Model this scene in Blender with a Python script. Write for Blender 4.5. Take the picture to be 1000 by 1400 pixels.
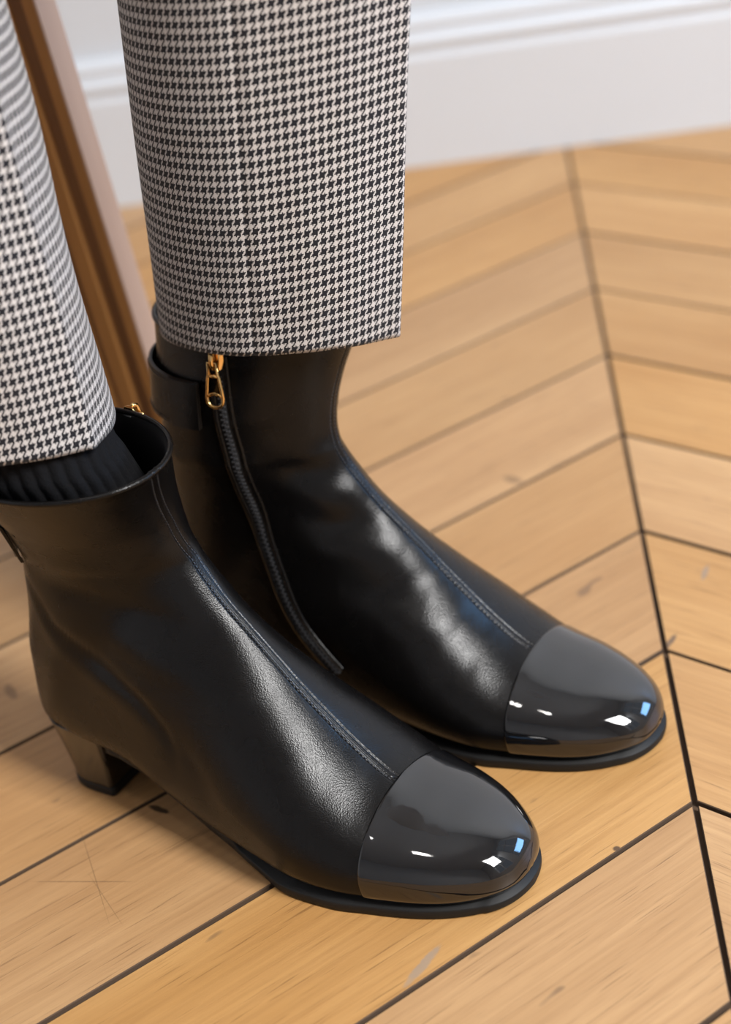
import bpy, bmesh, math, random
import numpy as np
from mathutils import Vector, Matrix
from mathutils.bvhtree import BVHTree

random.seed(7); rng = np.random.default_rng(7)
SC = bpy.context.scene
COL = SC.collection
for o in list(bpy.data.objects): bpy.data.objects.remove(o)

# ------------------------------------------------------------------ camera
U = 0.115                                   # chevron pitch along the seam, metres
F_PX, PAN, TILT, ROLL = 2227.363, -0.13275, 0.52790, -0.17610
CAM = (-0.04783955, -0.55986644, 0.49641736)
cd = bpy.data.cameras.new('camera'); cam = bpy.data.objects.new('camera', cd); COL.objects.link(cam)
_fw = Vector((math.sin(PAN)*math.cos(TILT), math.cos(PAN)*math.cos(TILT), -math.sin(TILT)))
_r = _fw.cross(Vector((0, 0, 1))).normalized(); _u = _r.cross(_fw)
_c, _s = math.cos(ROLL), math.sin(ROLL)
_R, _U = _r*_c + _u*_s, _u*_c - _r*_s
M = Matrix((_R, _U, -_fw)).transposed().to_4x4(); M.translation = Vector(CAM)
cam.matrix_world = M
cd.sensor_fit = 'VERTICAL'; cd.sensor_height = 36.0; cd.sensor_width = 25.714
cd.lens = F_PX/1400*36.0
cd.clip_start = 0.02
cd.dof.use_dof = True; cd.dof.focus_distance = 0.70; cd.dof.aperture_fstop = 5.0
SC.camera = cam

# ------------------------------------------------------------------ view, world, lights
SC.view_settings.view_transform = 'Standard'; SC.view_settings.look = 'None'
SC.view_settings.gamma = 1.0; SC.view_settings.use_curve_mapping = False
SC.view_settings.exposure = -0.28
W = bpy.data.worlds.new('world'); SC.world = W; W.use_nodes = True
W.node_tree.nodes['Background'].inputs[0].default_value = (0.75, 0.85, 1.0, 1)
W.node_tree.nodes['Background'].inputs[1].default_value = 0.6

def area(name, loc, target, sx, sy, power, col):
    l = bpy.data.lights.new(name, 'AREA'); l.shape = 'RECTANGLE'; l.size = sx; l.size_y = sy
    l.energy = power; l.color = col
    o = bpy.data.objects.new(name, l); COL.objects.link(o); o.location = loc
    o.rotation_euler = (Vector(target)-Vector(loc)).to_track_quat('-Z', 'Y').to_euler()
    return o
area('window_light', (1.62, -1.15, 2.15), (-0.1, 0.1, 0.05), 0.72, 1.0, 160, (1.0, 0.985, 0.97))       # bright sky through the nearer right-hand window
area('window_light', (1.66, 0.38, 0.82), (-0.1, 0.1, 0.1), 0.62, 0.42, 15, (0.25, 0.54, 1.0))        # blue sky in the farther right-hand window
area('ceiling_lamp_light', (-0.3, -0.8, 2.6), (-0.3, -0.8, 0), 0.18, 0.18, 5, (1.0, 0.95, 0.9))

# ------------------------------------------------------------------ helpers
def mesh_obj(name, verts, faces, mat, parent=None, smooth=True, uvs=None):
    me = bpy.data.meshes.new(name)
    me.from_pydata([tuple(map(float, v)) for v in verts], [], faces)
    if smooth: me.polygons.foreach_set('use_smooth', [True]*len(me.polygons))
    if uvs is not None:
        ul = me.uv_layers.new(name='UVMap')
        ul.data.foreach_set('uv', np.asarray(uvs, float)[[l.vertex_index for l in me.loops]].ravel() if len(uvs) == len(verts) else np.asarray(uvs, float).ravel())
    me.update()
    if mat: me.materials.append(mat)
    o = bpy.data.objects.new(name, me); COL.objects.link(o)
    if parent: o.parent = parent
    return o

def recalc(o):
    bm = bmesh.new(); bm.from_mesh(o.data); bmesh.ops.recalc_face_normals(bm, faces=bm.faces); bm.to_mesh(o.data); bm.free()

def empty(name, loc=(0, 0, 0), rz=0, label=None, cat=None, group=None):
    o = bpy.data.objects.new(name, None); COL.objects.link(o); o.location = loc; o.rotation_euler = (0, 0, rz)
    o.empty_display_size = 0.05
    if label: o['label'] = label
    if cat: o['category'] = cat
    if group: o['group'] = group
    return o

def grid_faces(nu, nv, wrap=True):
    f = []
    for i in range(nu-1):
        for j in range(nv if wrap else nv-1):
            k = (j+1) % nv
            f.append((i*nv+j, i*nv+k, (i+1)*nv+k, (i+1)*nv+j))
    return f

class Geo:
    """collects boxes, tubes, lofts into one vertex / face list"""
    def __init__(s): s.v = []; s.f = []
    def add(s, v, f):
        n = len(s.v); s.v += [tuple(map(float, q)) for q in v]; s.f += [tuple(a+n for a in q) for q in f]
    def box(s, c, ax, ay, az):
        c, ax, ay, az = map(lambda q: np.asarray(q, float), (c, ax, ay, az))
        v = [c+sx*ax+sy*ay+sz*az for sz in (-1, 1) for sy in (-1, 1) for sx in (-1, 1)]
        s.add(v, [(0, 2, 3, 1), (4, 5, 7, 6), (0, 1, 5, 4), (2, 6, 7, 3), (0, 4, 6, 2), (1, 3, 7, 5)])
    def tube(s, pts, r, n=8, closed=False):
        pts = [np.asarray(p, float) for p in pts]; N = len(pts); up = None; v = []
        for i in range(N):
            a = pts[(i-1) % N] if (closed or i > 0) else pts[0]
            b = pts[(i+1) % N] if (closed or i < N-1) else pts[-1]
            t = b-a; t = t/(np.linalg.norm(t)+1e-12)
            if up is None:
                up = np.cross(t, [0.3, 0.2, 1.0]); 
            up = up - t*(up@t); up /= np.linalg.norm(up)+1e-12
            w = np.cross(t, up)
            rr = r[i] if hasattr(r, '__len__') else r
            v += [pts[i]+rr*(math.cos(q)*up+math.sin(q)*w) for q in (2*math.pi*j/n for j in range(n))]
        f = []
        for i in range(N if closed else N-1):
            i2 = (i+1) % N
            for j in range(n):
                k = (j+1) % n
                f.append((i*n+j, i2*n+j, i2*n+k, i*n+k))
        if not closed:
            f.append(tuple(range(n))); f.append(tuple((N-1)*n+j for j in range(n-1, -1, -1)))
        s.add(v, f)
    def loft(s, rings, cap=True):
        n = len(rings[0]); v = [q for r in rings for q in r]; f = []
        for i in range(len(rings)-1):
            for j in range(n):
                k = (j+1) % n; f.append((i*n+j, i*n+k, (i+1)*n+k, (i+1)*n+j))
        if cap:
            f.append(tuple(range(n-1, -1, -1))); f.append(tuple((len(rings)-1)*n+j for j in range(n)))
        s.add(v, f)
    def strip(s, L, R, Lo, Ro):
        """band with thickness: rows of outer left/right and inner left/right points"""
        rings = [[a, b, d, c] for a, b, c, d in zip(L, R, Lo, Ro)]
        s.loft(rings)
    def build(s, name, mat, parent=None, smooth=False, bevel=0.0):
        o = mesh_obj(name, s.v, s.f, mat, parent, smooth); recalc(o)
        if bevel:
            m = o.modifiers.new('bevel', 'BEVEL'); m.width = bevel; m.segments = 3; m.limit_method = 'ANGLE'; m.angle_limit = math.radians(40)
            o.data.polygons.foreach_set('use_smooth', [True]*len(o.data.polygons))
            w = o.modifiers.new('wn', 'WEIGHTED_NORMAL'); w.keep_sharp = False
        return o

# ------------------------------------------------------------------ materials
def mat(name, color=(0.5, 0.5, 0.5), rough=0.5, metal=0.0, spec=0.5, coat=0.0, coat_rough=0.03):
    m = bpy.data.materials.new(name); m.use_nodes = True
    b = m.node_tree.nodes['Principled BSDF']
    b.inputs['Base Color'].default_value = (*color, 1); b.inputs['Roughness'].default_value = rough
    b.inputs['Metallic'].default_value = metal; b.inputs['Specular IOR Level'].default_value = spec
    b.inputs['Coat Weight'].default_value = coat; b.inputs['Coat Roughness'].default_value = coat_rough
    return m, m.node_tree, b

class NT:
    def __init__(s, nt): s.nt = nt
    def n(s, t, **k):
        q = s.nt.nodes.new(t)
        for a, b in k.items(): setattr(q, a, b)
        return q
    def l(s, a, b): s.nt.links.new(a, b)
    def put(s, sock, v):
        if hasattr(v, 'is_output') or isinstance(v, bpy.types.NodeSocket): s.l(v, sock)
        else: sock.default_value = v
    def math(s, op, a, b=0.0, c=0.0):
        q = s.n('ShaderNodeMath', operation=op)
        s.put(q.inputs[0], a); s.put(q.inputs[1], b)
        if op in ('MULTIPLY_ADD', 'SMOOTH_MIN', 'WRAP', 'COMPARE'): s.put(q.inputs[2], c)
        return q.outputs[0]
    def mix(s, f, a, b, blend='MIX'):
        q = s.n('ShaderNodeMix', data_type='RGBA', blend_type=blend)
        s.put(q.inputs[0], f)
        s.put(q.inputs[6], a if not isinstance(a, tuple) else (*a[:3], 1)); s.put(q.inputs[7], b if not isinstance(b, tuple) else (*b[:3], 1))
        return q.outputs[2]
    def noise(s, vec, scale, detail=2, rough=0.5, dist=0.0):
        q = s.n('ShaderNodeTexNoise'); s.put(q.inputs['Vector'], vec)
        q.inputs['Scale'].default_value = scale; q.inputs['Detail'].default_value = detail
        q.inputs['Roughness'].default_value = rough; q.inputs['Distortion'].default_value = dist
        return q.outputs[0]
    def mapping(s, vec, loc=(0, 0, 0), rot=(0, 0, 0), scale=(1, 1, 1)):
        q = s.n('ShaderNodeMapping'); s.put(q.inputs['Vector'], vec)
        s.put(q.inputs['Location'], loc); q.inputs['Rotation'].default_value = rot; q.inputs['Scale'].default_value = scale
        return q.outputs[0]
    def ramp(s, f, stops):
        q = s.n('ShaderNodeValToRGB'); s.put(q.inputs[0], f)
        e = q.color_ramp.elements
        while len(e) < len(stops): e.new(0.5)
        for el, (p, c) in zip(e, stops): el.position = p; el.color = (*c, 1) if len(c) == 3 else c
        return q.outputs[0]
    def bump(s, h, strength, dist, base=None):
        q = s.n('ShaderNodeBump'); s.put(q.inputs['Height'], h); q.inputs['Strength'].default_value = strength; q.inputs['Distance'].default_value = dist
        if base is not None: s.l(base, q.inputs['Normal'])
        return q.outputs[0]
    def maprange(s, v, a, b, c, d):
        q = s.n('ShaderNodeMapRange'); s.put(q.inputs[0], v)
        for i, x in zip((1, 2, 3, 4), (a, b, c, d)): q.inputs[i].default_value = x
        return q.outputs[0]

def leather_mat():
    m, nt, b = mat('black_leather', (0.0035, 0.0031, 0.003), 0.28, spec=0.26)
    t = NT(nt); tc = t.n('ShaderNodeTexCoord').outputs['Object']
    v = t.n('ShaderNodeTexVoronoi'); t.l(tc, v.inputs['Vector']); v.inputs['Scale'].default_value = 1600
    g = t.noise(tc, 700, 3, 0.6)
    big = t.noise(tc, 60, 3, 0.5)
    n1 = t.bump(v.outputs['Distance'], 0.22, 0.0003)
    n2 = t.bump(g, 0.03, 0.0004, n1)
    n3 = t.bump(big, 0.06, 0.004, n2)
    t.l(n3, b.inputs['Normal'])
    t.l(t.maprange(big, 0.3, 0.7, 0.23, 0.30), b.inputs['Roughness'])
    return m
LEATHER = leather_mat()

def patent_mat():
    m, nt, b = mat('black_patent', (0.004, 0.004, 0.0045), 0.05, spec=0.6, coat=0.6, coat_rough=0.02)
    t = NT(nt); tc = t.n('ShaderNodeTexCoord').outputs['Object']
    t.l(t.bump(t.noise(tc, 55, 2, 0.5), 0.10, 0.003), b.inputs['Normal'])
    return m
PATENT = patent_mat()
SOLE_M = mat('black_rubber', (0.008, 0.008, 0.008), 0.55, spec=0.3)[0]
HEEL_M = mat('black_heel_cover', (0.006, 0.0055, 0.005), 0.10, spec=0.55, coat=0.3)[0]
LINING = mat('dark_lining', (0.016, 0.015, 0.016), 0.75)[0]
THREAD = mat('black_thread', (0.022, 0.022, 0.024), 0.4)[0]
TEETH = mat('black_nylon', (0.045, 0.045, 0.048), 0.28)[0]
TAPE = mat('black_tape', (0.012, 0.012, 0.013), 0.8)[0]
GOLD = mat('gold_metal', (0.85, 0.55, 0.22), 0.16, metal=1.0)[0]
TABPLATE = mat('dark_gold_plate', (0.10, 0.085, 0.07), 0.10, metal=1.0)[0]

def sock_mat():
    m, nt, b = mat('black_sock_knit', (0.004, 0.004, 0.005), 0.9, spec=0.2)
    t = NT(nt); tc = t.n('ShaderNodeTexCoord').outputs['Object']
    t.l(t.bump(t.noise(tc, 900, 2), 0.5, 0.0006), b.inputs['Normal'])
    return m
SOCK = sock_mat()

def houndstooth_mat():
    m, nt, b = mat('houndstooth_wool', (0.5, 0.5, 0.5), 0.85, spec=0.2)
    t = NT(nt); uv = t.n('ShaderNodeTexCoord').outputs['UV']          # UV is in repeats
    wob = t.n('ShaderNodeTexNoise'); t.l(uv, wob.inputs['Vector']); wob.inputs['Scale'].default_value = 0.9; wob.inputs['Detail'].default_value = 3
    q = t.n('ShaderNodeVectorMath', operation='MULTIPLY_ADD'); t.l(wob.outputs['Color'], q.inputs[0]); q.inputs[1].default_value = (0.09, 0.09, 0); t.l(uv, q.inputs[2])
    s = t.n('ShaderNodeSeparateXYZ'); t.l(q.outputs[0], s.inputs[0])
    i = t.math('FLOOR', t.math('MULTIPLY', s.outputs[0], 8)); j = t.math('FLOOR', t.math('MULTIPLY', s.outputs[1], 8))
    im = t.math('FLOORED_MODULO', i, 8); jm = t.math('FLOORED_MODULO', j, 8)
    wd = t.math('LESS_THAN', im, 4.5); fd = t.math('LESS_THAN', jm, 3.5)
    tw = t.math('LESS_THAN', t.math('FLOORED_MODULO', t.math('SUBTRACT', i, j), 4), 1.5)
    dark = t.math('ADD', t.math('MULTIPLY', tw, wd), t.math('MULTIPLY', t.math('SUBTRACT', 1, tw), fd))
    fuzz = t.noise(uv, 9, 3, 0.7)
    lightc = t.mix(fuzz, (0.47, 0.455, 0.45), (0.65, 0.63, 0.62))
    darkc = t.mix(fuzz, (0.004, 0.0045, 0.007), (0.018, 0.018, 0.024))
    t.l(t.mix(dark, lightc, darkc), b.inputs['Base Color'])
    b.inputs['Sheen Weight'].default_value = 0.15
    t.l(t.bump(fuzz, 0.35, 0.0006), b.inputs['Normal'])
    return m
TWEED = houndstooth_mat()

def oak_mat():
    m, nt, b = mat('oak_plank', (0.5, 0.3, 0.14), 0.42, spec=0.4)
    t = NT(nt); tc = t.n('ShaderNodeTexCoord').outputs['Object']; oi = t.n('ShaderNodeObjectInfo')
    rnd = oi.outputs['Random']
    off = t.n('ShaderNodeCombineXYZ'); t.l(t.math('MULTIPLY', rnd, 37.0), off.inputs[0]); t.l(t.math('MULTIPLY', rnd, 91.0), off.inputs[1]); t.l(t.math('MULTIPLY', rnd, 13.0), off.inputs[2])
    co = t.n('ShaderNodeVectorMath', operation='ADD'); t.l(tc, co.inputs[0]); t.l(off.outputs[0], co.inputs[1]); co = co.outputs[0]
    fine = t.noise(t.mapping(co, scale=(14, 420, 60)), 1.0, 4, 0.65)
    mid = t.noise(t.mapping(co, scale=(3.0, 60, 20)), 1.0, 3, 0.55, 0.6)
    broad = t.noise(t.mapping(co, scale=(3.5, 11, 6)), 1.0, 3, 0.5)
    # cathedral figure
    wv = t.n('ShaderNodeTexWave', wave_type='RINGS', rings_direction='Z'); t.l(t.mapping(co, scale=(5, 30, 1)), wv.inputs['Vector'])
    wv.inputs['Scale'].default_value = 1.6; wv.inputs['Distortion'].default_value = 5; wv.inputs['Detail'].default_value = 3; wv.inputs['Detail Scale'].default_value = 1.2
    pores = t.noise(t.mapping(co, scale=(30, 900, 60)), 1.0, 2, 0.5)
    pore = t.maprange(pores, 0.62, 0.74, 0.0, 1.0)
    c = t.mix(t.maprange(broad, 0.3, 0.7, 0, 1), (0.47, 0.262, 0.112), (0.58, 0.352, 0.164))
    c = t.mix(t.math('MULTIPLY', t.maprange(mid, 0.35, 0.75, 0, 1), 0.45), c, (0.37, 0.195, 0.078))
    c = t.mix(t.math('MULTIPLY', wv.outputs['Fac'], 0.16), c, (0.36, 0.20, 0.09))
    c = t.mix(t.math('MULTIPLY', t.maprange(fine, 0.42, 0.72, 0, 1), 0.38), c, (0.30, 0.15, 0.06))
    c = t.mix(t.math('MULTIPLY', pore, 0.60), c, (0.16, 0.08, 0.035))
    hsv = t.n('ShaderNodeHueSaturation'); t.l(c, hsv.inputs['Color']); t.l(t.maprange(rnd, 0, 1, 0.94, 1.05), hsv.inputs['Value']); t.l(t.maprange(t.math('FRACT', t.math('MULTIPLY', rnd, 7.3)), 0, 1, 0.97, 1.10), hsv.inputs['Saturation'])
    # small dents and scuffs
    spots = t.noise(t.mapping(co, scale=(40, 90, 40)), 1.0, 1, 0.4)
    c = t.mix(t.math('MULTIPLY', t.maprange(spots, 0.77, 0.82, 0, 1), 0.55), hsv.outputs[0], (0.12, 0.075, 0.05))
    # individual scuffs, scratches and dark smudges of this old floor: centre, direction, half length, half width, colour, strength
    pos = t.n('ShaderNodeNewGeometry').outputs['Position']
    wob = t.noise(pos, 260, 2, 0.6)
    for (mx, my, ma, ml, mw, mc, ms) in ((-0.1208, -0.0841, 0.961, 0.0127, 0.0021, (0.30, 0.235, 0.18), 0.75), (0.0038, 0.1225, 1.061, 0.0067, 0.0016, (0.10, 0.07, 0.055), 0.8),
            (-0.0705, 0.3033, -0.708, 0.0074, 0.0035, (0.13, 0.075, 0.04), 0.6), (0.0290, 0.1817, 1.221, 0.0072, 0.0016, (0.26, 0.21, 0.17), 0.7), (-0.2491, 0.0272, -0.551, 0.0063, 0.0018, (0.02, 0.012, 0.008), 0.9),
            (-0.0369, -0.0255, 0.335, 0.0018, 0.0015, (0.07, 0.04, 0.025), 0.9), (-0.3482, 0.1354, -1.043, 0.0083, 0.0028, (0.16, 0.09, 0.045), 0.6), (-0.0592, 0.0655, 0.463, 0.0030, 0.0007, (0.18, 0.13, 0.10), 0.7),
            (-0.2767, -0.0182, -0.115, 0.0256, 0.00028, (0.13, 0.075, 0.04), 0.7), (-0.2737, -0.0122, -1.186, 0.0349, 0.00022, (0.15, 0.085, 0.04), 0.6), (-0.2650, -0.0300, -1.0, 0.020, 0.0002, (0.15, 0.085, 0.04), 0.5)):
        q = t.mapping(pos, loc=(-mx*math.cos(ma)-my*math.sin(ma), mx*math.sin(ma)-my*math.cos(ma), 0), rot=(0, 0, -ma))
        sp = t.n('ShaderNodeSeparateXYZ'); t.l(q, sp.inputs[0])
        r2 = t.math('ADD', t.math('POWER', t.math('DIVIDE', sp.outputs[0], ml), 2), t.math('POWER', t.math('DIVIDE', sp.outputs[1], mw), 2))
        r2 = t.math('ADD', r2, t.math('MULTIPLY', t.math('SUBTRACT', wob, 0.5), 1.6))
        c = t.mix(t.math('MULTIPLY', t.maprange(r2, 0.5, 1.3, 1.0, 0.0), ms), c, mc)
    t.l(c, b.inputs['Base Color'])
    t.l(t.maprange(fine, 0.3, 0.8, 0.36, 0.52), b.inputs['Roughness'])
    n1 = t.bump(fine, 0.18, 0.0006); n2 = t.bump(pores, 0.15, 0.0005, n1); n3 = t.bump(broad, 0.25, 0.004, n2)
    t.l(n3, b.inputs['Normal'])
    return m
OAK = oak_mat()
JOINT = mat('dark_joint_dust', (0.085, 0.050, 0.028), 0.9)[0]

def paint_mat(name, col, rough):
    m, nt, b = mat(name, col, rough, spec=0.35)
    t = NT(nt); tc = t.n('ShaderNodeTexCoord').outputs['Object']
    t.l(t.bump(t.noise(tc, 40, 3), 0.08, 0.003), b.inputs['Normal'])
    return m
WALL = paint_mat('white_wall_paint', (0.575, 0.60, 0.63), 0.6)
BOARD = paint_mat('white_gloss_paint', (0.61, 0.635, 0.665), 0.4)

def chair_mat(name, ca, cb, stripes):
    m, nt, b = mat(name, ca, 0.45)
    t = NT(nt); tc = t.n('ShaderNodeTexCoord').outputs['Object']
    n = t.noise(t.mapping(tc, scale=(90, 90, 6)), 1.0, 3)
    t.l(t.mix(n, ca, cb), b.inputs['Base Color'])
    return m
CHAIR_BROWN = chair_mat('brown_stained_wood', (0.20, 0.088, 0.022), (0.40, 0.19, 0.055), 3)
CHAIR_DARK = chair_mat('dark_brown_wood', (0.10, 0.040, 0.012), (0.19, 0.08, 0.025), 3)
CHAIR_PALE = chair_mat('pale_veneer', (0.34, 0.23, 0.175), (0.42, 0.30, 0.235), 1)

# ------------------------------------------------------------------ room shell
def struct(o): o['kind'] = 'structure'; return o
ALPHA = math.radians(37.68)
GAP = 0.0022
WALL_Y = 8.004*U
RX0, RX1, RY0, RZ1 = -2.4, 1.75, -3.2, 3.2

g = Geo(); g.box(((RX0+RX1)/2, (RY0+WALL_Y)/2, -0.030), ((RX1-RX0)/2+0.1, 0, 0), (0, (WALL_Y-RY0)/2+0.1, 0), (0, 0, 0.0265))
floor = struct(g.build('floor', JOINT))
CW = 4.4*U                                            # width of one chevron column
PL = CW/math.cos(ALPHA)
ca, sa = math.cos(ALPHA), math.sin(ALPHA)
def plank_mesh(sgn):
    """parallelogram plank, origin at its seam end; local x runs along the grain"""
    hg = GAP/2
    c2 = [(hg, -U*0+0.0), (CW-hg, 0.0)]
    # corners in column coords (dx from seam, dy): lower edge dy=-dx*tan+gap, upper edge +U-gap
    gy = hg/ca
    P = [(hg, gy-hg*math.tan(ALPHA)), (CW-hg, gy-(CW-hg)*math.tan(ALPHA)), (CW-hg, U-gy-(CW-hg)*math.tan(ALPHA)), (hg, U-gy-hg*math.tan(ALPHA))]
    P = [(sgn*a, b) for a, b in P]
    # rotate to the plank's own axes
    ang = -ALPHA if sgn > 0 else math.pi+ALPHA
    c, s = math.cos(-ang), math.sin(-ang)
    Q = [(c*a-s*b, s*a+c*b) for a, b in P]
    cx = sum(q[0] for q in Q)/4; cy = sum(q[1] for q in Q)/4
    bv = 0.0004
    def inset(q, d):
        n = len(q); out = []
        for i in range(n):
            p0, p1, p2 = np.array(q[i-1]), np.array(q[i]), np.array(q[(i+1) % n])
            e1 = (p1-p0)/np.linalg.norm(p1-p0); e2 = (p2-p1)/np.linalg.norm(p2-p1)
            sg = 1 if sgn > 0 else -1
            n1 = sg*np.array([-e1[1], e1[0]]); n2 = sg*np.array([-e2[1], e2[0]])
            k = d/(1+n1@n2); out.append(tuple(p1+(n1+n2)*k))
        return out
    I = inset(Q, bv)
    v = [(*q, -0.0045) for q in Q]+[(*q, -bv) for q in Q]+[(*q, 0.0) for q in I]
    f = []
    for L in (0, 4):
        for i in range(4): f.append((L+i, L+(i+1) % 4, L+4+(i+1) % 4, L+4+i))
    f.append((8, 9, 10, 11))
    me = bpy.data.meshes.new('plank'); me.from_pydata(v, [], f); me.materials.append(OAK); me.materials.append(JOINT)
    bm = bmesh.new(); bm.from_mesh(me); bmesh.ops.recalc_face_normals(bm, faces=bm.faces)
    for k_, f_ in enumerate(bm.faces): f_.material_index = 1 if k_ < 8 else 0
    bm.to_mesh(me); bm.free()
    return me, ang
PM = {s: plank_mesh(s) for s in (1, -1)}
rest = Geo()
ncol = 6
for k in range(-5, 6):
    # seams whose apex points away from the camera sit at even multiples of the column width
    seam_x = 2*math.ceil(k/2)*CW if k % 2 else k*CW
    sgn = -1 if k % 2 else 1
    me, ang = PM[sgn]
    for n in range(-34, 14):
        y0 = n*U
        ymax = y0+U; ymin = y0-CW*math.tan(ALPHA)
        if ymin > WALL_Y+0.02 or ymax < RY0: continue
        near = abs(seam_x+sgn*CW/2) < 1.2 and ymax > -0.75
        if near:
            o = bpy.data.objects.new('plank', me); COL.objects.link(o); o.parent = floor
            o.location = (seam_x, y0, rng.uniform(-0.00035, 0.00035)); o.rotation_euler = (0, 0, ang)
        else:
            R = Matrix.Translation((seam_x, y0, 0)) @ Matrix.Rotation(ang, 4, 'Z')
            rest.add([R @ v.co for v in me.vertices], [tuple(p.vertices) for p in me.polygons])
ro = rest.build('plank', OAK, floor); ro['kind'] = 'stuff'

def wall_box(name, x0, x1, y0, y1, z0, z1, m=WALL):
    g = Geo(); g.box(((x0+x1)/2, (y0+y1)/2, (z0+z1)/2), ((x1-x0)/2, 0, 0), (0, (y1-y0)/2, 0), (0, 0, (z1-z0)/2))
    return struct(g.build(name, m))
wall_box('wall_back', RX0, RX1, WALL_Y, WALL_Y+0.12, -0.06, RZ1)
wall_box('wall_left', RX0-0.12, RX0, RY0, WALL_Y, -0.06, RZ1)
wall_box('ceiling', RX0, RX1, RY0, WALL_Y, RZ1, RZ1+0.1)
def window_wall(name, axis, c, a0, a1, wins, idx0):
    """wall with real openings; axis 'x' -> plane x=c spanning y; axis 'y' -> plane y=c spanning x"""
    g = Geo(); t = 0.06
    def bx(p0, p1, z0, z1):
        if axis == 'x': g.box((c, (p0+p1)/2, (z0+z1)/2), (t, 0, 0), (0, (p1-p0)/2, 0), (0, 0, (z1-z0)/2))
        else: g.box(((p0+p1)/2, c, (z0+z1)/2), ((p1-p0)/2, 0, 0), (0, t, 0), (0, 0, (z1-z0)/2))
    p = a0
    for (w0, w1, z0, z1) in wins:
        bx(p, w0, -0.06, RZ1); bx(w0, w1, -0.06, z0); bx(w0, w1, z1, RZ1); p = w1
    bx(p, a1, -0.06, RZ1)
    struct(g.build(name, WALL))
    for k, (w0, w1, z0, z1) in enumerate(wins):
        f = Geo(); fr = 0.035
        def b2(p0, p1, q0, q1):
            if axis == 'x': f.box((c, (p0+p1)/2, (q0+q1)/2), (0.03, 0, 0), (0, (p1-p0)/2, 0), (0, 0, (q1-q0)/2))
            else: f.box(((p0+p1)/2, c, (q0+q1)/2), ((p1-p0)/2, 0, 0), (0, 0.03, 0), (0, 0, (q1-q0)/2))
        b2(w0, w0+fr, z0, z1); b2(w1-fr, w1, z0, z1); b2(w0, w1, z0, z0+fr); b2(w0, w1, z1-fr, z1)
        mid = (w0+w1)/2; b2(mid-0.03, mid+0.03, z0, z1)
        for h in (0.33, 0.66): b2(w0, w1, z0+(z1-z0)*h-0.012, z0+(z1-z0)*h+0.012)
        struct(f.build('window_%d' % (idx0+k), BOARD))
WIN_R = [(-1.75, -0.55, 0.55, 3.0), (-0.15, 0.82, 0.40, 2.9)]
WIN_F = []
window_wall('wall_right', 'x', RX1+0.06, RY0, WALL_Y, WIN_R, 1)
window_wall('wall_front', 'y', RY0-0.06, RX0, RX1, WIN_F, 3)

# moulded baseboard along the back wall
prof = [(0, 0), (0.020, 0), (0.020, 0.098), (0.0185, 0.101), (0.0165, 0.102), (0.0165, 0.106), (0.019, 0.109), (0.0195, 0.113), (0.017, 0.117), (0.013, 0.119), (0.0125, 0.123), (0.014, 0.127), (0.0125, 0.131), (0.008, 0.134), (0.004, 0.1355), (0, 0.136)]
g = Geo(); g.loft([[(x, WALL_Y-d, z) for d, z in prof] for x in (RX0, RX1)])
struct(g.build('baseboard_back', BOARD))

# ------------------------------------------------------------------ ankle boots
def pchip(xs, ys, x):
    xs = np.asarray(xs, float); ys = np.asarray(ys, float)
    h = np.diff(xs); d = np.diff(ys)/h; m = np.zeros_like(ys)
    for i in range(1, len(xs)-1):
        if d[i-1]*d[i] > 0:
            w1 = 2*h[i]+h[i-1]; w2 = h[i]+2*h[i-1]; m[i] = (w1+w2)/(w1/d[i-1]+w2/d[i])
    m[0] = d[0]; m[-1] = d[-1]
    x = np.clip(x, xs[0], xs[-1]); k = np.clip(np.searchsorted(xs, x, side='right')-1, 0, len(h)-1)
    t = (x-xs[k])/h[k]
    return (1+2*t)*(1-t)**2*ys[k]+t*(1-t)**2*h[k]*m[k]+t*t*(3-2*t)*ys[k+1]+t*t*(t-1)*h[k]*m[k+1]
def catmull(ys, x):
    ys = np.asarray(ys, float); n = len(ys)
    k = np.clip(np.floor(x).astype(int), 0, n-2); t = x-k
    p0 = ys[np.clip(k-1, 0, n-1)]; p1 = ys[k]; p2 = ys[k+1]; p3 = ys[np.clip(k+2, 0, n-1)]
    return 0.5*(2*p1+(p2-p0)*t+(2*p0-5*p1+4*p2-p3)*t**2+(3*p1-p0-3*p2+p3)*t**3)

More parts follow.
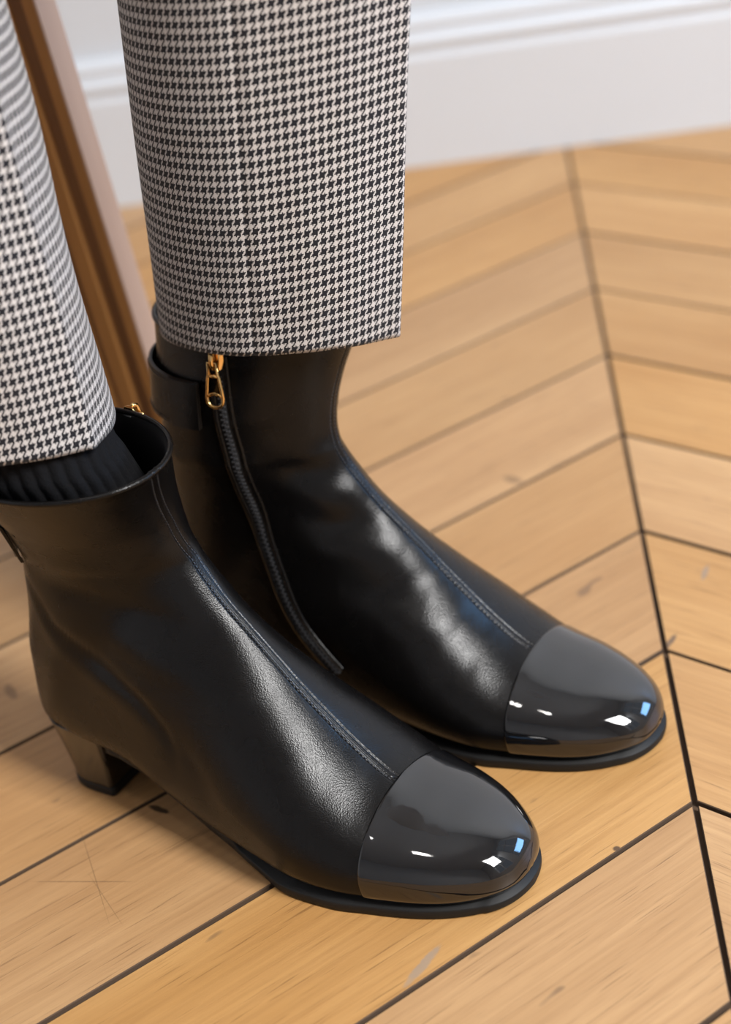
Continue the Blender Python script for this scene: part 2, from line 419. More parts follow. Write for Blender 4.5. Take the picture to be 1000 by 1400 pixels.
# fan of sections, centimetres: bottom (x,z), top (x,z), lateral and medial half widths, height of the widest point, lower / upper roundness
SEC = np.array([
 # xB    zB    xT     zT    wL    wM    s0   nl   nu
 (25.02, 1.00, 25.0,  1.40, 0.25, 0.30, .50, 2.0, 2.0),
 (24.82, 0.75, 24.72, 1.95, 1.15, 1.30, .42, 2.6, 2.1),
 (24.20, 0.60, 24.00, 2.50, 2.05, 2.10, .38, 3.2, 2.15),
 (23.00, 0.52, 22.70, 3.00, 2.95, 3.00, .34, 3.8, 2.2),
 (21.50, 0.50, 21.10, 3.38, 3.65, 3.65, .32, 4.0, 2.2),
 (19.30, 0.50, 18.90, 4.00, 4.28, 4.20, .31, 4.2, 1.95),
 (17.70, 0.50, 17.20, 5.25, 4.68, 4.55, .30, 4.2, 1.75),
 (15.80, 0.55, 15.40, 7.05, 4.80, 4.60, .29, 4.2, 1.64),
 (13.60, 0.75, 13.80, 8.80, 4.45, 4.35, .30, 5.0, 1.58),
 (11.00, 1.20, 12.50, 10.2, 3.98, 4.02, .32, 6.0, 1.58),
 ( 8.30, 2.05, 11.40, 11.4, 3.58, 3.65, .34, 6.5, 1.64),
 ( 5.50, 3.10, 10.60, 12.5, 3.30, 3.38, .37, 6.0, 1.75),
 ( 2.80, 3.40, 10.05, 13.4, 3.10, 3.12, .36, 6.0, 1.88),
 ( 0.70, 3.40,  9.75, 14.1, 2.95, 2.95, .36, 4.2, 2.0),
 (-0.45, 3.85,  9.65, 14.7, 2.95, 2.95, .42, 2.9, 2.0),
 (-0.70, 5.60,  9.65, 15.3, 3.00, 3.00, .48, 2.3, 2.0),
 (-0.60, 7.30,  9.70, 15.9, 3.05, 3.05, .50, 2.1, 2.0),
 (-0.10, 9.40,  9.80, 16.5, 3.10, 3.12, .50, 2.0, 2.0),
 ( 0.35, 11.7,  9.95, 17.1, 3.25, 3.30, .50, 2.0, 2.0),
 ( 0.55, 14.2, 10.15, 17.7, 3.45, 3.55, .50, 2.0, 2.0),
 ( 0.45, 16.6, 10.40, 18.3, 3.70, 3.80, .50, 2.0, 2.0),
 ( 0.25, 19.0, 10.65, 18.9, 3.95, 4.05, .50, 2.0, 2.0)])
CAP_U = 5.0
NSEC = len(SEC)

class Boot:
    def __init__(s, side, origin, ang, lean, fwd, dz):
        s.side = side; s.o = np.array([origin[0], origin[1], 0.0]); s.ang = ang
        s.lean = lean; s.fwd = fwd; s.dz = dz
    def surf(s, u, ph):
        """u: section coordinate 0..NSEC-1, ph: 0 bottom, pi top, lateral side in (0, pi). cm, lateral = +l"""
        u = np.asarray(u, float); ph = np.asarray(ph, float)
        c = [catmull(SEC[:, k], u) for k in range(9)]
        xb, zb, xt, zt, wl, wm, s0, nl, nu = c
        lat = np.sin(ph) >= 0
        q = np.abs(np.cos(ph)); r = np.abs(np.sin(ph)); low = np.cos(ph) > 0
        n = np.where(low, nl, nu)
        hh = q**(2/n); ww = r**(2/n)
        sfrac = np.where(low, s0*(1-hh), s0+(1-s0)*hh)
        w = np.where(lat, wl, -wm)*ww
        x = xb+(xt-xb)*sfrac; z = zb+(zt-zb)*sfrac
        l = w+s.shift(z)
        x = x+s.fwd*(sfrac-0.06)*1.05*np.clip((z-10)/9, 0, 1.2)**1.5
        z = z+s.dz*np.clip((z-8)/11, 0, 1.2)
        return np.stack([x, l, z], -1)
    def shift(s, z):
        return np.interp(z, [8, 11, 13.5, 15.5, 19], [0, -0.2, -0.35, -0.05*1+0.15*s.lean, s.lean])
    def fin(s, P):
        """cm (x, lateral, z) -> metres in boot frame"""
        P = np.asarray(P, float).copy()
        P[..., 1] *= s.side
        return P*0.01
    def normal(s, u, ph):
        e = 1e-3
        a = s.surf(np.clip(u+e, 0, NSEC-1), ph)-s.surf(np.clip(u-e, 0, NSEC-1), ph); b = s.surf(u, ph+e)-s.surf(u, ph-e)
        n = np.cross(a, b); n /= np.linalg.norm(n, axis=-1, keepdims=True)+1e-12
        return n                                     # sign fixed in outward()
    def outward(s, u, ph):
        n = s.normal(u, ph); P = s.surf(u, ph)
        C = 0.5*(s.surf(u, np.zeros_like(ph))+s.surf(u, np.full_like(ph, math.pi)))
        sg = np.sign(np.sum(n*(P-C), -1, keepdims=True)); sg[sg == 0] = 1
        return n*sg

def polydist(P, line):
    """signed distance of points (x,z) to a polyline and the fraction along it"""
    best = np.full(len(P), 1e9); sgn = np.zeros(len(P)); fr = np.zeros(len(P)); tot = 0; L = np.array(line, float)
    seg = np.linalg.norm(np.diff(L, axis=0), axis=1); T = seg.sum()
    for i in range(len(L)-1):
        a, b = L[i], L[i+1]; d = b-a; t = np.clip(((P-a)@d)/(d@d), 0, 1); q = a+t[:, None]*d; r = P-q
        dist = np.linalg.norm(r, axis=1); cr = d[0]*r[:, 1]-d[1]*r[:, 0]
        m = dist < best; best[m] = dist[m]; sgn[m] = np.sign(cr[m]); fr[m] = (tot+t[m]*seg[i])/T; tot += seg[i]
    return best*sgn, fr

def folds(P, spec):
    """soft leather folds: (side, polyline (x,z), amplitude, width, kind)"""
    d = np.zeros(len(P))
    for side, line, amp, wid, kind in spec:
        sd, fr = polydist(P[:, [0, 2]], line)
        fade = np.sin(np.pi*np.clip(fr, 0.02, 0.98))**0.7
        m = 1/(1+np.exp(-6*side*P[:, 1]/1.0)) if side else 1.0
        if kind == 'ridge': d += m*amp*fade*np.exp(-(sd/wid)**2)
        else: d += m*amp*fade*np.tanh(sd/wid)*np.exp(-(sd/(wid*6))**2)
    return d

def make_boot(name, label, side, origin, ang, lean, fwd, dz, fold_spec, zip_line, strap):
    B = Boot(side, origin, ang, lean, fwd, dz)
    root = empty(name, (origin[0], origin[1], 0), ang, label, 'boot', 'pair of black leather ankle boots')
    NV = 190
    ph = np.sort(np.concatenate([np.linspace(0, 2*math.pi, NV-44, endpoint=False)+1e-4, math.pi+np.linspace(-0.16, 0.16, 44)]))
    phx = np.concatenate([ph, [ph[0]+2*math.pi]])
    def patch(u0, u1, nu, off, edge=None):
        us = np.linspace(u0, u1, nu); UU, PH = np.meshgrid(us, ph, indexing='ij')
        P = B.surf(UU.ravel(), PH.ravel()); N = B.outward(UU.ravel(), PH.ravel())
        o = off if np.isscalar(off) else np.repeat(off, NV)
        return UU.ravel(), PH.ravel(), P, N, o
    # --- upper
    nu = 190
    u, p_, P, N, _ = patch(CAP_U-0.35, NSEC-1, nu, 0)
    d = folds(P, fold_spec)
    d *= np.clip((u-CAP_U+0.1)/1.2, 0, 1)*np.clip((NSEC-1-u)/1.5, 0, 1)
    top = B.surf(u, np.full_like(u, math.pi)); arc = np.linalg.norm(P-top, axis=1)*np.sign(p_-math.pi)
    for c_ in (-0.19, 0.0, 0.19): d -= (0.05 if c_ else 0.025)*np.exp(-((arc-c_)/0.055)**2)
    P = P+N*d[:, None]
    V = B.fin(P); UP = V.reshape(nu, NV, 3); UPN = N.reshape(nu, NV, 3).copy(); UPN[..., 1] *= side
    upper = mesh_obj('upper', V, grid_faces(nu, NV), LEATHER, root); recalc(upper)
    bvh = BVHTree.FromPolygons([Vector(v) for v in V], grid_faces(nu, NV))
    rim = UP[-1]; cen = rim.mean(0)
    # --- collar trim, lining
    g = Geo(); g.tube([r+np.array([0, 0, -0.0004]) for r in rim], 0.0013, 8, True); g.build('collar_trim', LEATHER, root, True)
    rings = []
    for k in range(10):
        i = nu-1-int(k*5.5)
        c = UP[i].mean(0); off = 0.0022 if k else 0.0012
        rings.append([q+(c-q)/np.linalg.norm(c-q)*off for q in UP[i]])
    g = Geo(); g.loft(rings, False); ln = g.build('lining', LINING, root, True)
    # --- toe cap: its own layer of patent leather, proud of the upper
    us = np.concatenate([np.linspace(0, CAP_U-0.06, 60), [CAP_U-0.03, CAP_U-0.01, CAP_U]])
    off = np.concatenate([np.full(60, 0.085), [0.078, 0.05, 0.0]])
    UU, PH = np.meshgrid(us, ph, indexing='ij')
    Pc = B.surf(UU.ravel(), PH.ravel())+B.outward(UU.ravel(), PH.ravel())*np.repeat(off, NV)[:, None]
    Vc = B.fin(Pc); f = grid_faces(len(us), NV)+[tuple(range(NV))]
    cap = mesh_obj('toe_cap', Vc, f, PATENT, root); recalc(cap); cap['label'] = 'glossy patent leather toe cap'
    # --- sole
    xs = np.concatenate([25.18-1.1*(np.linspace(0, 1, 18))**2, np.linspace(23.95, 4.2, 60)])
    bx = SEC[::-1, 0][7:]; order = np.argsort(SEC[:14, 0])
    zb = pchip(SEC[:14, 0][order], SEC[:14, 1][order], xs); wl = pchip(SEC[:14, 0][order], SEC[:14, 4][order], xs); wm = pchip(SEC[:14, 0][order], SEC[:14, 5][order], xs)
    w24 = float(pchip(SEC[:14, 0][order], SEC[:14, 4][order], np.array([24.0]))[0])+0.09
    TIPW = lambda q: w24*np.sqrt(np.clip(1-((q-22.6)/2.58).clip(0)**2, 0, 1))/math.sqrt(1-(1.4/2.58)**2)+0.02
    welt = np.interp(xs, [5, 9, 12, 15, 20, 25.3], [-0.6, -0.6, -0.5, -0.10, 0.03, 0.05])
    wl = np.where(xs > 24.0, TIPW(xs), wl+welt)
    wm = np.where(xs > 24.0, TIPW(xs), wm+welt)
    zbot = np.interp(xs, [5, 6.6, 8.3, 10.3, 12.3, 14.6, 16, 22.5, 24, 25.3], [3.0, 2.62, 1.75, .95, .38, .04, 0, 0, 0.05, 0.16])
    ztop = np.maximum(zb+0.12, zbot+0.25); ztop = np.where(xs > 12, np.maximum(0.52+0*xs, zbot+0.40), ztop)
    g = Geo(); rings = []
    for i in range(len(xs)):
        a, b_, z0, z1 = wl[i], wm[i], zbot[i], ztop[i]; bvl = min(0.08, 0.3*min(a, b_))
        ring = [(-b_+bvl*2, z0), (-b_+bvl*.5, z0+bvl*.4), (-b_, z0+bvl), (-b_, (z0+z1)/2), (-b_, z1-bvl), (-b_+bvl*.6, z1),
                (a-bvl*.6, z1), (a, z1-bvl), (a, (z0+z1)/2), (a, z0+bvl), (a-bvl*.5, z0+bvl*.4), (a-bvl*2, z0)]
        rings.append([B.fin((xs[i], l, z)) for l, z in ring])
    g.loft(rings); g.build('sole', SOLE_M, root, True)
    # --- heel block with its lift
    def dshape(xb, xf, w, n=20):
        pts = []
        rr = min(w, (xf-xb)*0.62)
        for k in range(n+1):
            t = math.pi/2+math.pi*k/n
            ct, st = math.cos(t), math.sin(t)
            pts.append((xb+rr+rr*math.copysign(abs(ct)**0.85, ct), w*math.copysign(abs(st)**0.85, st)))
        pts += [(xf-0.15, -w), (xf, -w+0.15), (xf, w-0.15), (xf-0.15, w)]
        return pts
    g = Geo(); rings = []
    for t in np.linspace(0, 1, 9):
        z = 0.5+t*3.55; e = t**1.3
        rings.append([B.fin((x, l, z)) for x, l in dshape(0.25-0.62*e, 3.65+0.45*t, 2.4+0.40*e)])
    g.loft(rings); heel = g.build('heel', HEEL_M, root, False, 0.0008); heel['label'] = 'glossy covered block heel'
    g = Geo(); g.loft([[B.fin((x, l, z)) for x, l in dshape(0.25-s_, 3.67+s_, 2.4+s_)] for z, s_ in ((0, -0.04), (0.06, 0.03), (0.46, 0.03), (0.5, 0.0))])
    g.build('heel_tip', SOLE_M, heel, False)
    # --- front seam: ridge with two rows of stitches
    ut = np.linspace(CAP_U+0.02, NSEC-1.05, 150)
    def onsurf(u_, a, lift):
        i = (u_-(CAP_U-0.35))/(NSEC-1-(CAP_U-0.35))*(nu-1)
        j = float(np.interp(a, phx, np.arange(NV+1)))
        i0 = int(np.clip(math.floor(i), 0, nu-2)); j0 = int(math.floor(j)) % NV; j1 = (j0+1) % NV; ti = i-i0; tj = j-math.floor(j)
        p = (UP[i0, j0]*(1-ti)+UP[i0+1, j0]*ti)*(1-tj)+(UP[i0, j1]*(1-ti)+UP[i0+1, j1]*ti)*tj
        n = UPN[i0, j0]*(1-tj)+UPN[i0, j1]*tj
        return p+n/np.linalg.norm(n)*lift*0.01
    def ang_at(u_, half):
        p0 = onsurf(u_, math.pi, 0); p1 = onsurf(u_, math.pi-0.15, 0)
        return 0.15*half*0.01/np.linalg.norm(p1-p0)
    L, R, Lo, Ro = [], [], [], []
    for q in ut:
        a = ang_at(q, 0.05)
        L.append(onsurf(q, math.pi-a, 0.02)); R.append(onsurf(q, math.pi+a, 0.02)); Lo.append(onsurf(q, math.pi-a*2.2, -0.03)); Ro.append(onsurf(q, math.pi+a*2.2, -0.03))
    g = Geo(); g.strip(L, R, Lo, Ro); seam = g.build('front_seam', LEATHER, root, True)
    st = Geo()
    for half in (-0.19, 0.19):
        # arc-length walk along the seam
        pts = [onsurf(q, math.pi+math.copysign(ang_at(q, abs(half)), half), 0.018) for q in np.linspace(CAP_U+0.08, NSEC-1.1, 500)]
        acc = 0; nxt = 0
        for i in range(1, len(pts)):
            acc += np.linalg.norm(pts[i]-pts[i-1])
            if acc > nxt:
                dvec = (pts[i]-pts[i-1]); dvec /= np.linalg.norm(dvec)
                up = np.array([0.6, 0, 0.8]); sidev = np.cross(dvec, up); sidev /= np.linalg.norm(sidev); up = np.cross(sidev, dvec)
                st.box(pts[i], dvec*0.00060, sidev*0.00026, up*0.00026); nxt = acc+0.0017
    so = st.build('stitching', THREAD, seam); so['kind'] = 'stuff'
    # --- zip on the medial side
    def cast(x, z, lateral, lift=0.0):
        sgn = 1 if lateral else -1
        o_ = Vector(B.fin((x, sgn*12, z))); dr = Vector((0, -sgn*side, 0))
        h, n, _, _ = bvh.ray_cast(o_, dr)
        if h is None: return None
        n = n.normalized()
        if n.dot(dr) > 0: n = -n
        return np.array(h)+np.array(n)*lift*0.01, np.array(n)
    zl = np.array(zip_line, float); T = np.arange(len(zl))
    tt = np.linspace(0, len(zl)-1, 140)
    zx = catmull(zl[:, 0], np.clip(tt, 0, len(zl)-1.0001)); zz = catmull(zl[:, 1], np.clip(tt, 0, len(zl)-1.0001))
    path = [cast(a, b, False) for a, b in zip(zx, zz)]; path = [q for q in path if q is not None]
    C = np.array([q[0] for q in path]); NN = np.array([q[1] for q in path])
    tang = np.gradient(C, axis=0); tang /= np.linalg.norm(tang, axis=1, keepdims=True); sv = np.cross(NN, tang)
    def band(lo, hi, t0, t1):
        return ([c+s_*lo+n*t1 for c, s_, n in zip(C, sv, NN)], [c+s_*hi+n*t1 for c, s_, n in zip(C, sv, NN)],
                [c+s_*lo+n*t0 for c, s_, n in zip(C, sv, NN)], [c+s_*hi+n*t0 for c, s_, n in zip(C, sv, NN)])
    g = Geo(); g.strip(*band(-0.0034, 0.0034, -0.0015, 0.0004)); zipper = g.build('zipper', TAPE, root, True)
    tg = Geo(); acc = 0; nxt = 0; flip = 0
    for i in range(1, len(C)):
        seg = np.linalg.norm(C[i]-C[i-1]); nsub = 6
        for k in range(nsub):
            acc += seg/nsub
            if acc > nxt:
                c = C[i-1]+(C[i]-C[i-1])*(k+1)/nsub; flip ^= 1
                tg.box(c+sv[i]*(0.0006 if flip else -0.0006)+NN[i]*0.0008, tang[i]*0.00034, sv[i]*0.0009, NN[i]*0.0008); nxt = acc+0.0011
    to = tg.build('zipper_teeth', TEETH, zipper); to['kind'] = 'stuff'
    for lo, hi in ((-0.0052, -0.0030), (0.0030, 0.0052)):
        g = Geo(); g.strip(*band(lo, hi, -0.001, 0.0010)); g.build('zipper_edge', LEATHER, zipper, True)
    # slider and pull hang at the top of the zip
    c, n, t, s_ = C[2], NN[2], tang[2], sv[2]
    if t[2] > 0: t = -t
    g = Geo(); c0 = c+n*0.0022
    def ring_at(k, w, h0, h1): return [c0+t*k+s_*a+n*b for a, b in ((-w, h0), (-w*.7, h1), (w*.7, h1), (w, h0))]
    g.loft([ring_at(-0.0050, 0.0030, -0.0012, 0.0006), ring_at(-0.0030, 0.0040, -0.0012, 0.0012), ring_at(0.0005, 0.0040, -0.0012, 0.0012), ring_at(0.0050, 0.0026, -0.0012, 0.0010)])
    slider = g.build('slider', GOLD, zipper, False, 0.0005); slider['label'] = 'gold zip slider'
    g = Geo(); g.tube([c0+t*k+n*h for k, h in ((-0.0042, 0.0008), (-0.0042, 0.0022), (-0.0030, 0.0034), (0.0008, 0.0036), (0.0030, 0.0030), (0.0034, 0.0008))], [0.0010, 0.0011, 0.0012, 0.0012, 0.0011, 0.0010], 8); g.build('slider_bridge', GOLD, zipper, True)
    # pull tab hanging straight down
    dn = np.array([0, 0, -1.0]); dn = dn-n*(dn@n)*0.9; dn /= np.linalg.norm(dn); sx = np.cross(n, dn); sx /= np.linalg.norm(sx); nn = np.cross(dn, sx); 
    if nn@n < 0: nn = -nn
    h0 = c0+t*0.0008+n*0.0030
    def tp(a, b, h=0.0): return h0+dn*a+sx*b+nn*h
    outl = [(0.0, -0.0022), (0.0, 0.0022), (0.0055, 0.0024), (0.0068, 0.0030), (0.0165, 0.0044), (0.0190, 0.0040), (0.0205, 0.0025), (0.0210, 0.0), (0.0205, -0.0025), (0.0190, -0.0040), (0.0165, -0.0044), (0.0068, -0.0030), (0.0055, -0.0024)]
    g = Geo(); g.tube([tp(a, b) for a, b in outl], 0.00085, 8, True)
    g.tube([tp(0.0062, -0.0026), tp(0.0062, 0.0026)], 0.0009, 8)
    g.tube([tp(0.0158, -0.0040), tp(0.0148, -0.002), tp(0.0144, 0), tp(0.0148, 0.002), tp(0.0158, 0.0040)], 0.0008, 8)
    pull = g.build('pull_tab', GOLD, zipper, True); pull['label'] = 'gold trapezoid pull tab with a slot'
    g = Geo(); q = [(0.0062, -0.0026), (0.0062, 0.0026), (0.0158, 0.0040), (0.0146, 0.0), (0.0158, -0.0040)]
    g.loft([[tp(a, b, -0.0003) for a, b in q], [tp(a, b, 0.0003) for a, b in q]]); g.build('pull_plate', TABPLATE, zipper)
    # --- strap round the back of the shaft
    z0, z1, a0, a1, slope = strap
    L, R, Lo, Ro = [], [], [], []
    angs = np.linspace(a0, a1, 60)
    for k, a in enumerate(angs):
        row = []
        fr = k/59
        for z in (z1, z0):
            zc = z+slope*(fr-0.5)
            c = np.array(B.fin((5.2, float(B.shift(np.array(zc))), zc)))
            dr = np.array([math.cos(a), -side*math.sin(a)*1.0, 0])       # a: pi = straight back, medial side positive
            h, n, _, _ = bvh.ray_cast(Vector(c), Vector(dr))
            p = np.array(h) if h is not None else c+dr*0.05
            lift = 0.0005+(0.0022 if side > 0 else 0.0009)*math.sin(math.pi*fr)
            row.append((p+dr*lift, p+dr*(lift+0.0016)))
        L.append(row[0][1]); R.append(row[1][1]); Lo.append(row[0][0]); Ro.append(row[1][0])
    g = Geo(); g.strip(L, R, Lo, Ro); sp = g.build('strap', LEATHER, root, False, 0.0004)
    # folded end and keeper of the strap by the zip
    k = 3
    def sq(i, f, lift): return L[i]*(1-f)+R[i]*f+(L[i]-Lo[i])/np.linalg.norm(L[i]-Lo[i])*lift
    g = Geo(); g.strip([sq(i, 0.0, 0.0014) for i in range(0, 12)], [sq(i, 1.0, 0.0014) for i in range(0, 12)], [sq(i, 0.0, 0.0) for i in range(0, 12)], [sq(i, 1.0, 0.0) for i in range(0, 12)])
    g.build('strap_end', LEATHER, sp, False, 0.0004)
    st = Geo()
    for f_ in (0.09, 0.91):
        for i in range(2, 57):
            p = sq(i, f_, 0.0002); q = sq(i+1, f_, 0.0002); dv = (q-p); nrm = (L[i]-Lo[i])/np.linalg.norm(L[i]-Lo[i])
            st.box((p+q)/2, dv*0.33, np.cross(dv/np.linalg.norm(dv), nrm)*0.0002, nrm*0.0002)
    so = st.build('stitching', THREAD, sp); so['kind'] = 'stuff'
    return root, B, bvh

NEAR_O, NEAR_A = (-0.29328489, 0.07792281), math.radians(-29)
FAR_O, FAR_A = (-0.233444977, 0.158377845), math.radians(-27)
near_folds = [
 (1, [(1.5, 12.6), (2.6, 11.6), (3.5, 10.4), (4.9, 9.3), (6.5, 8.5), (8.1, 7.6), (9.1, 6.6), (9.6, 5.4), (9.7, 4.2)], -0.16, 0.28, 'ridge'),
 (1, [(1.5, 11.9), (2.6, 10.8), (3.3, 9.6), (4.7, 8.4), (6.3, 7.6), (7.7, 6.7), (8.5, 5.7)], 0.07, 0.5, 'ridge'),
 (1, [(3.0, 13.0), (5.5, 12.5), (7.5, 11.8), (9.6, 11.2), (11.7, 10.2)], -0.17, 0.6, 'ridge'),
 (1, [(2.6, 14.4), (5.4, 13.9), (8.8, 14.0), (10, 14.2)], 0.07, 0.7, 'ridge'),
 (1, [(4.0, 10.6), (6.6, 10.4), (9.0, 9.6), (11.6, 8.7), (14, 7.3)], 0.13, 0.65, 'ridge'),
 (1, [(9.0, 7.0), (10.6, 5.2), (12, 3.4)], -0.14, 0.8, 'ridge'),
 (1, [(12.5, 7.8), (14.5, 5.6), (16, 3.6)], -0.07, 0.9, 'ridge')]
far_folds = [
 (-1, [(7.0, 14.2), (9.0, 13.4), (11.2, 12.8)], -0.12, 0.6, 'ridge'),
 (-1, [(7.5, 12.8), (9.5, 12.2), (11.6, 11.6)], 0.10, 0.55, 'ridge'),
 (-1, [(8.5, 11.2), (10.5, 10.7), (12.4, 10.4)], -0.12, 0.5, 'ridge'),
 (-1, [(9.0, 9.6), (11.4, 9.4), (13.4, 9.0)], 0.14, 0.6, 'ridge'),
 (-1, [(10.5, 7.6), (12.8, 7.6), (14.8, 7.5)], -0.17, 0.6, 'ridge'),
 (-1, [(12.6, 5.6), (14.6, 6.1), (16.2, 5.9)], 0.13, 0.6, 'ridge'),
 (-1, [(14.8, 3.2), (16.0, 4.2), (17.4, 4.6)], -0.07, 0.5, 'ridge')]
ZIP = [(6.0, 19.4), (6.1, 16.9), (6.3, 14.5), (6.4, 12.5), (6.6, 10.5), (7.1, 8.6), (8.0, 6.0), (9.0, 4.5), (10.3, 3.3)]
nb, NB, nbvh = make_boot('ankle_boot', 'nearer black leather ankle boot with its whole block heel in view', -1, NEAR_O, NEAR_A, 1.5, 0.0, 0.0, near_folds, ZIP, (13.6, 15.8, math.pi-1.5, math.pi+0.75, -0.6))
fb, FB, fbvh = make_boot('ankle_boot', 'farther black ankle boot with gold zip pull on its side', 1, FAR_O, FAR_A, 1.7, 0.8, 1.05, far_folds, ZIP, (15.9, 18.1, math.pi-1.5, math.pi+0.75, 0.0))

# ------------------------------------------------------------------ the wearer: trousers and socks
person = empty('person', (-0.2, 0.1, 0), 0, 'person from the shins down in cropped houndstooth trousers and black socks', 'person')
def to_world(B, P):
    P = np.asarray(P, float); c, s_ = math.cos(B.ang), math.sin(B.ang)
    x, y, z = P[..., 0]*.01, P[..., 1]*.01, P[..., 2]*.01
    return np.stack([B.o[0]+c*x-s_*y, B.o[1]+s_*x+c*y, z], -1)
REP, REPV = 0.36, 0.49                                                # houndstooth repeat, cm
def leg_tube(B, ctr, hemz, ztop, seam_ang, wob):
    """ctr(z)->(x,y,a,b) in boot cm; hemz(x,y) -> hem height. Returns verts, faces, uvs (inside wall too)"""
    NZ, NA = 150, 180
    verts, uv = [], []
    th = np.linspace(0, 2*math.pi, NA+1)+seam_ang
    for i in range(NZ):
        t = i/(NZ-1)
        row = []
        for a in th:
            x0, y0, A0, B0 = ctr(19.5); hz = hemz(x0+A0*math.cos(a), y0+B0*math.sin(a))
            z = hz+(ztop-hz)*t
            x, y, A, Bb = ctr(z)
            w = wob(a, z)
            row.append((x+(A+w)*math.cos(a), y+(Bb+w)*math.sin(a), z))
        row = np.array(row); verts.append(row)
    V = np.array(verts)
    per = np.linalg.norm(np.diff(V[20], axis=0), axis=1); arc = np.concatenate([[0], np.cumsum(per)])
    NR = max(1, round(arc[-1]/REP))+0.12
    UVg = np.stack(np.broadcast_arrays((arc/arc[-1]*NR)[None, :], (V[..., 2]-15)/REPV), -1)
    # inner wall: a hem turned up 4 rows
    inner = []
    for k in range(5):
        r = V[k*2].copy(); c = r[:-1].mean(0); d = c-r; d[:, 2] = 0; d /= np.linalg.norm(d, axis=1, keepdims=True)
        inner.append(r+d*(0.16 if k else 0.12)+np.array([0, 0, 0.02 if k == 0 else 0.0]))
    allV = np.concatenate([np.array(inner[::-1]), V], 0)
    allUV = np.concatenate([np.array([UVg[k*2] for k in range(5)][::-1]), UVg], 0)
    n = NA+1
    f = grid_faces(len(allV), n, False)
    top = len(allV)-1
    return to_world(B, allV.reshape(-1, 3)), f, allUV.reshape(-1, 2), [top*n+j for j in range(NA)]
def far_ctr(z):
    t = (z-20)/14.5
    return 6.85+2.2*t, 1.5+0.2*t, 5.95+0.5*t, 5.0+0.4*t
def near_ctr(z):
    t = (z-20)/17
    return 2.85, -1.7, 5.2-0.1*t, 4.6-0.1*t
def wrap(a): return (a+math.pi) % (2*math.pi)-math.pi
def crease(a, k):
    """pressed front crease: a ridge at the front with slightly flattened flanks"""
    a = wrap(a)
    return k*(0.75*math.exp(-abs(a)/0.16)-0.30*math.exp(-((abs(a)-0.75)/0.40)**2))
SEAM_F, SEAM_N = math.radians(-73), math.radians(75)
vf, ff, uf, capf = leg_tube(FB, far_ctr, lambda x, y: 19.1-0.17*(y-1.5), 58, SEAM_F,
    lambda a, z: crease(a, 1.0)-0.10*math.exp(-(wrap(a-SEAM_F)/0.035)**2)-0.10*math.exp(-((wrap(a-SEAM_F)-0.22)/0.16)**2)+0.04*math.sin(3*a+z*0.2)+0.04*math.sin(z*0.35+a))
vn, fn, un, capn = leg_tube(NB, near_ctr, lambda x, y: 20.0-0.12*(y+1.7), 58, SEAM_N+math.pi,
    lambda a, z: crease(a+0.1, 0.7)+0.10*math.sin(2*a+z*0.35)*min(1, max(0, (z-21)/8))+0.05*math.sin(z*0.5-a*2))
off = len(vf)
TV = np.concatenate([vf, vn]); TF = ff+[tuple(q+off for q in k) for k in fn]+[tuple(capf), tuple(q+off for q in capn)]
TU = np.concatenate([uf, un])
trousers = mesh_obj('trousers', TV, TF, TWEED, person, True, TU)
trousers.matrix_parent_inverse = Matrix.Translation((0.2, -0.1, 0))
trousers['label'] = 'black and white houndstooth wool trousers'
def sock(B, cx, a, b, z0, z1, dy=0.0):
    NZ, NA = 40, 360; V = []
    for i in range(NZ):
        z = z0+(z1-z0)*i/(NZ-1); cy = B.side*(float(B.shift(np.array(min(z, 19.0))))+dy)
        for j in range(NA):
            t = 2*math.pi*j/NA
            rib = 0.13*abs(math.sin(17*t+B.side*z*0.5))
            V.append((cx-max(0, z-18.5)*0.25+(a+rib)*math.cos(t), cy+(b+rib)*math.sin(t), z))
    o = mesh_obj('sock', to_world(B, np.array(V)), grid_faces(NZ, NA), SOCK, person); recalc(o)
    o.matrix_parent_inverse = Matrix.Translation((0.2, -0.1, 0))
    return o
sock(NB, 4.5, 3.7, 3.0, 15.5, 21.8, 0.2)
sock(FB, 5.2, 3.6, 2.9, 16.5, 21.8, 0.0)

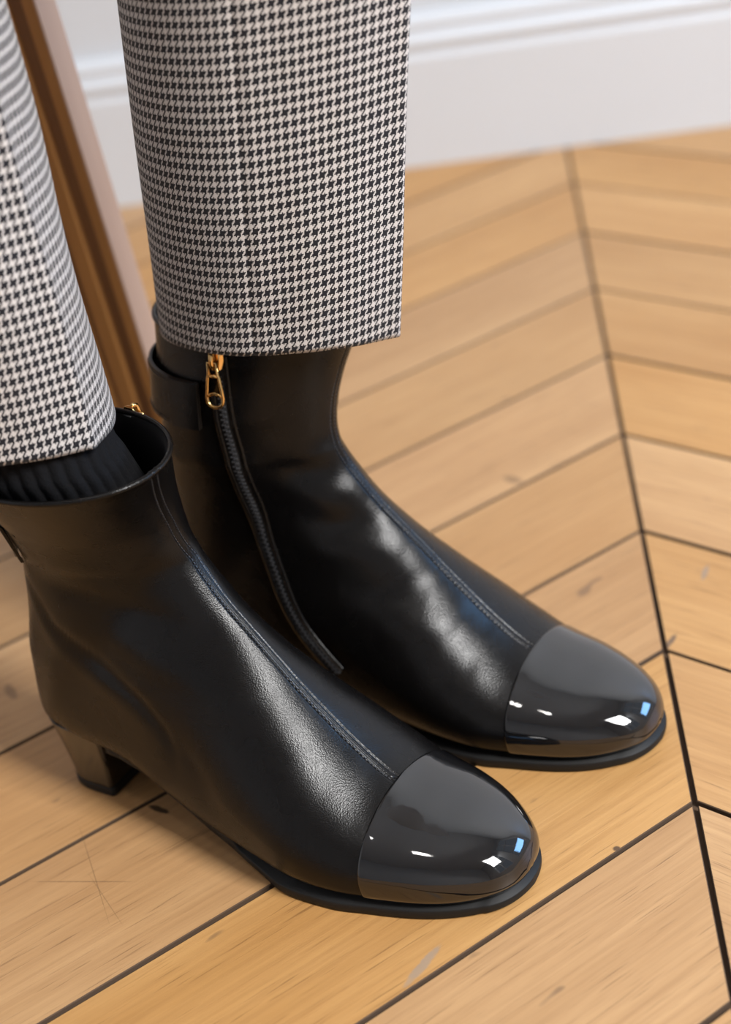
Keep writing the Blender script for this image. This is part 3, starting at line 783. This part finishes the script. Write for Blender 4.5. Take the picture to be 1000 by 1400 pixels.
# ------------------------------------------------------------------ wooden chair behind
chair = empty('wooden_chair', (-0.274, 0.317, 0), 0, 'wooden chair with a grooved brown leg rising behind the nearer trouser leg', 'chair')
def chair_leg(base, top, yaw, wid=0.030):
    base, top = np.array(base, float), np.array(top, float)
    c, s_ = math.cos(yaw), math.sin(yaw); ex = np.array([c, s_, 0]); ey = np.array([-s_, c, 0])
    g = Geo()
    # brown face with two grooves, extruded upward
    w, d = wid, 0.009
    prof = [(-w, -d), (-w*.45, -d), (-w*.40, -d+.002), (-w*.28, -d+.002), (-w*.23, -d), (w*.20, -d), (w*.28, -d+.003), (w*.60, -d+.003), (w*.68, -d), (w, -d), (w, d), (-w, d)]
    rings = []
    for t in np.linspace(0, 1, 8):
        p = base+(top-base)*t; k = 0.9+0.12*t
        rings.append([p+ex*a*k+ey*b for a, b in prof])
    g.loft(rings); leg = g.build('leg', CHAIR_BROWN, chair, False, 0.0007)
    return leg, rings
def pale(leg, rings, i0, i1):
    g = Geo(); o = []
    for r in rings:
        a, b = r[i0], r[i1]; n = (r[i0]-r[i0-1]); n = n/np.linalg.norm(n)
        o.append([a, a+n*0.0012, b+n*0.0012, b])
    g.loft(o); q = g.build('veneer', CHAIR_PALE, leg); q['label'] = 'pale veneered side face'
L0, R0 = chair_leg((-0.013, 0.004, 0), (-0.043, 0.004, 0.44), math.radians(-20), 0.024)
pale(L0, R0, 9, 10)
for i_ in (3, 7):
    g = Geo(); g.loft([[r[i_-1], r[i_-1]-np.array([0, 0.0008, 0]), r[i_]-np.array([0, 0.0008, 0]), r[i_]] for r in R0]); g.build('groove', CHAIR_DARK, L0)
for b_, t_ in (((-0.30, -0.22, 0), (-0.27, -0.2, 0.44)), ((-0.33, 0.26, 0), (-0.30, 0.24, 0.44)), ((-0.60, 0.03, 0), (-0.56, 0.03, 0.44))):
    L1, R1 = chair_leg(b_, t_, math.radians(-20), 0.024)
g = Geo(); g.loft([[(-0.015+0.02, 0, z), (-0.28, 0.28, z), (-0.60, 0.03, z), (-0.28, -0.24, z)] for z in (0.44, 0.47)])
g.build('seat', CHAIR_BROWN, chair, False, 0.006)
